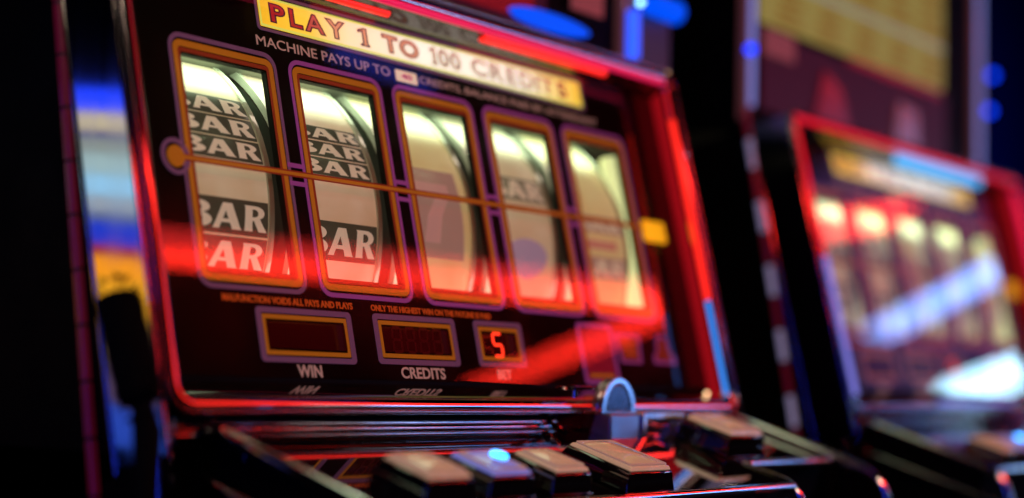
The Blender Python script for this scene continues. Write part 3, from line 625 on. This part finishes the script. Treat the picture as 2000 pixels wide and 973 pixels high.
# ---------------------------------------------------------------- second machine is a copy, then each gets its own lights and top box
mach2 = copy_tree(mach); mach2.location = mach.location + Vector((D*S, 0, 0))
mach2['label'] = 'blurred slot machine beyond the nearest one, yellow pay table above its blue streaked glass'
def machine_lights(root, ox, first):
    def pan_(u, v, n=0): return pan(u+ox, v, n)
    def strip(name, pts, r, mt): return MB().tube([pan_(*p) for p in pts], r, 10).build(name, M[mt], root)
    # bay lamps: pale green tube light above the reels, an added warm lamp below that turns the lower reels peach
    lamp('reel_lamp', pan_(2.3, 1.56, -.30), (0, .75, -1), (1, 0, 0), .40, 5.2, 3.2, (.80, 1.0, .62), root)
    for i in range(6):
        lamp('bay_fill_lamp', pan_(i-.055 if i else -.02, .74, -.06), -PN, PV, .10, 1.35, 4.0, (1.0, .80, .60), root)  # added behind the art to light the reels evenly
    lamp('reel_lamp', pan_(2.3, -.46, -.30), (0, .9, .8), (1, 0, 0), .22, 5.2, 2.5, (1.0, .55, .40), root)
    a = .12*.7
    iu0, iu1 = UL+.055, UR-.03
    if first:
        strip('light_glint_strip', [(UL+.004, 1.95, .303), (UL+.004, .50, .303)], .005, 'leddim')
        strip('light_glint_strip', [(UL+.004, .50, .303), (UL+.004, -.63, .303)] + [(UL+.124-.12*math.cos(math.radians(t)), -.63-.12*math.sin(math.radians(t)), .303) for t in (15, 30, 45, 60, 75, 90)] + [(2.2, -.75, .303)], .006, 'ledred')
        strip('light_glint_strip', [(2.2, -.75, .303), (UR-.1, -.75, .303)], .006, 'ledred')
        strip('light_glint_strip', [(iu1, 1.72, .26), (iu1, .15, .26)], .032, 'ledred')
        strip('light_glint_strip', [(iu1, 2.03, .26), (iu1, 1.73, .26)], .025, 'ledcrim')
        strip('light_glint_strip', [(iu1, .14, .26), (iu1, -.68, .26)], .028, 'ledsky')
        strip('light_glint_strip', [(UL+.2, VT-.05, .27), (UR-.08, VT-.05, .27)], .028, 'ledpink')
        strip('light_glint_strip', [(2.95, VT-.05, .16), (4.55, VT-.045, .16)], .036, 'ledred')  # glowing strip in place of a red reflection on the ledge
        strip('light_glint_strip', [(1.35, VT-.05, .12), (1.95, VT-.05, .12)], .03, 'ledred')  # shorter strip in place of the other red reflection
    else:
        strip('light_glint_strip', [(UL, VT-.08, .30), (UL, .70, .30)], .03, 'ledcrim')
        strip('light_glint_strip', [(UL, .68, .30), (UL, -.64, .30)], .042, 'ledlilac')
        strip('light_glint_strip', [(iu1, 2.0, .26), (iu1, .9, .26)], .04, 'ledpink')
        strip('light_glint_strip', [(UL+.04, VT-.01, .29), (UR-.05, VT-.01, .29)], .03, 'ledcrim')
        strip('light_glint_strip', [(2.0, VT-.10, .22), (4.2, VT-.10, .22)], .055, 'ledcyan')
        strip('light_glint_strip', [(1.6, -.70, .24), (4.6, -.70, .24)], .04, 'ledlilac')
    # jointed light tube down the cabinet's side
    tn = lambda v: -.20 - .056*(1.1 - v)
    v = -3.0; k = 0
    sg = MB().tube([pan_(-.635, -3.05, tn(-3.05)), pan_(-.635, 2.16, tn(2.16))], .028, 10).build('side_tube', M['segj'], root)
    while v < 2.1:
        mt = 'segm' if first or k % 2 == 0 else 'segl'
        MB().tube([pan_(-.635, v+.010, tn(v)), pan_(-.635, v+.302, tn(v+.3))], .033, 12).build('tube_segment', M[mt], sg); v += .312; k += 1
    # small indicator lamps and chrome screws that sparkle
    for u, vv, n_, r, mt in ((UR+.08, 1.42, .26, .018, 'spark'), (UR+.02, VT+.05, .27, .016, 'sparkw'), (UR-.08, -.60, .10, .018, 'sparkw')):
        MB().lathe(pan_(u, vv, n_), PN, [(0, r), (r*.8, r*.8), (r*1.2, r*.4)], 12).build('indicator_light', M[mt], root)
    # top box
    Y = .85
    X = lambda x, y, z: Vector((x+ox, y, z))
    if not first:
        for p in ((5.80, Y-.1, 3.12), (-.42, Y-.1, 2.82), (5.9, Y-.1, 3.6)):
            MB().lathe(X(*p), (-.7, -.7, 0), [(0, .05), (.03, .05), (.05, .02)], 14).build('blue_indicator_light', M['bluedot'], root)
    tbx = MB(); tbx.box(X, (-.3, Y+.03, 2.05), (5.5, 3.0, 7.5)); tbx.build('top_box', M['black'], root, bevel=.02)
    for cx in (-.34, 5.56):
        cb = MB().box(X, (cx-.05, Y-.04, 2.14), (cx+.05, Y+.06, 7.5)).build('top_column', M['colrose'], root, bevel=.02)
        lit = 'colglow'
        z0 = 2.28
        if first and cx > 0:
            MB().tube([X(cx+.06, Y-.08, z0+.1), X(cx+.06, Y-.08, 2.80)], .06, 12).build('column_light', M['colblue'], cb)
            MB().lathe(X(cx+.10, Y-.12, 2.88), (-.7, -.7, 0), [(0, .03), (.02, .03), (.03, .02)], 12).build('indicator_light', M['spark'], cb)
        else:
            MB().tube([X(cx+.03, Y-.06, z0), X(cx+.03, Y-.06, 7.4)], .030, 12).build('column_light', M['colglow'], cb)
    pm = M['paybright' if first else 'payw']; pe = 5.3 if first else 4.5  # first machine's table is unseen, brightened to reflect in the rails
    pt = MB().box(X, (-.05, Y-.02, 3.19), (pe, Y+.029, 3.66)).build('pay_table', pm, root)
    MB().box(X, (-.05, Y-.02, 3.95 if first else 3.725), (pe, Y+.029, 7.0)).build('pay_table', pm, root)
    MB().box(X, (-.05, Y-.03, 3.665), (4.5, Y+.02, 3.72)).build('divider', M['paywh'], pt)
    if first:
        MB().box(X, (2.0, Y-.02, 2.36), (4.4, Y+.029, 3.1)).build('top_art', M['wine'], root)
        MB().box(X, (2.2, Y-.04, 2.44), (4.2, Y-.021, 2.9)).build('red_art', M['crimson'], root)
        ov = [(4.42+.56*math.cos(2*math.pi*k/28), 2.475+.075*math.sin(2*math.pi*k/28)) for k in range(28)]
        MB().prism(lambda a_, c_, n_: X(a_, Y-n_, c_), ov, .022, .06).build('blue_oval', M['blueart'], root)
        MB().box(X, (4.74, Y-.04, 2.66), (5.2, Y-.02, 3.1)).build('rose_art', M['rosea'], root)
    else:
        MB().box(X, (-.02, Y-.02, 2.3), (4.6, Y+.029, 3.1)).build('top_art', M['wine'], root)
        for k in range(5):
            for j in range(4):
                MB().box(X, (.25+k*.9+.04*j, Y-.032, 3.24+j*.10), (.25+k*.9+.55-.1*(j % 2), Y-.021, 3.29+j*.10)).build('print_line', M['payy'], pt)
        for k in range(5):
            for j in range(5):
                MB().box(X, (.25+k*.9, Y-.032, 3.80+j*.14), (.25+k*.9+.6-.08*(j % 3), Y-.021, 3.87+j*.14)).build('print_line', M['payy'], pt)
        MB().box(X, (1.9, Y-.04, 3.08), (4.4, Y-.0, 3.16)).build('red_border', M['crimson'], root)
        MB().box(X, (-.02, Y-.05, 2.86), (.60, Y-.021, 3.13)).build('rose_art', M['rosea'], root)
        MB().prism(lambda a_, c_, n_: X(a_, Y-n_, c_), [(1.1, 2.35), (1.9, 2.35), (1.7, 2.75), (1.3, 2.9)], .021, .05).build('red_art', M['crimson'], root)
        MB().prism(lambda a_, c_, n_: X(a_, Y-n_, c_), [(3.1, 2.4), (3.75, 2.4), (3.7, 2.8), (3.2, 2.85)], .021, .05).build('rose_art', M['rosea'], root)
machine_lights(mach, 0, True)
machine_lights(mach2, D, False)

# blue beacon fixed to the side of the nearest machine's top box
bc = MB().box(xyz, (5.80, .95, 2.2), (6.5, 1.6, 7.0)).build('side_panel', pb('slate_panel', (.05, .05, .09), .5, emit=(.03, .03, .07), es=.25), mach)
MB().lathe(Vector((5.9, .80, 2.93)), (1, .1, .05), [(0, .06), (.05, .10), (.55, .11), (.62, .05)], 18).build('blue_beacon', M['blueart'], bc)

# ---------------------------------------------------------------- fuzzy black pad on a dark stem, in front of the polished side
X0 = -.86
du = empty('fuzzy_object', (X0, -.60, -11), 'black fuzzy edged pad on a dark stem in front of the mirror-like cabinet side', 'fuzzy_object')  # dark shape of unknown kind, built as a fuzzy pad on a stand
top, bot = Vector((X0, -.345, -.11)), Vector((X0, -.575, -.645))
ax = (bot-top).normalized(); sd = Vector((1, 0, 0)).cross(ax).normalized()
b = MB()
b.tube([top - ax*.0, top+ax*.05, (top+bot)/2, bot-ax*.05, bot], [.10, .118, .12, .118, .10], 14)
for k in range(2600):
    t = random.random(); a = random.uniform(0, 2*math.pi)
    r = .12; o_ = top + (bot-top)*t; dr = Vector((math.cos(a), 0, 0)) + math.sin(a)*sd
    if random.random() < .12: dr = dr + random.choice((-1, 1))*ax*1.2; o_ = (top if random.random() < .5 else bot) + dr*0
    dr = (dr.normalized() + Vector([random.uniform(-.35, .35) for _ in range(3)])).normalized()
    p = o_ + dr*r*.85; q = p + dr*random.uniform(.02, .05); wv = dr.orthogonal().normalized()*.004; w2 = dr.cross(wv)
    b.add([p-wv, p+wv*.5+w2, p+wv*.5-w2, q], [(0, 1, 3), (1, 2, 3), (2, 0, 3)])
b.build('fuzzy_pad', M['fuzz'], du, smooth=False)
MB().tube([bot-ax*.02, Vector((X0, -.63, -.80)), Vector((X0, -.64, -1.2)), Vector((X0, -.60, -11))], [.05, .075, .055, .05], 12).build('stem', M['fuzz'], du)
MB().lathe(Vector((X0, -.60, -11)), (0, 0, 1), [(0, .8), (.1, .78), (.2, .1)], 24).build('foot', M['fuzz'], du)
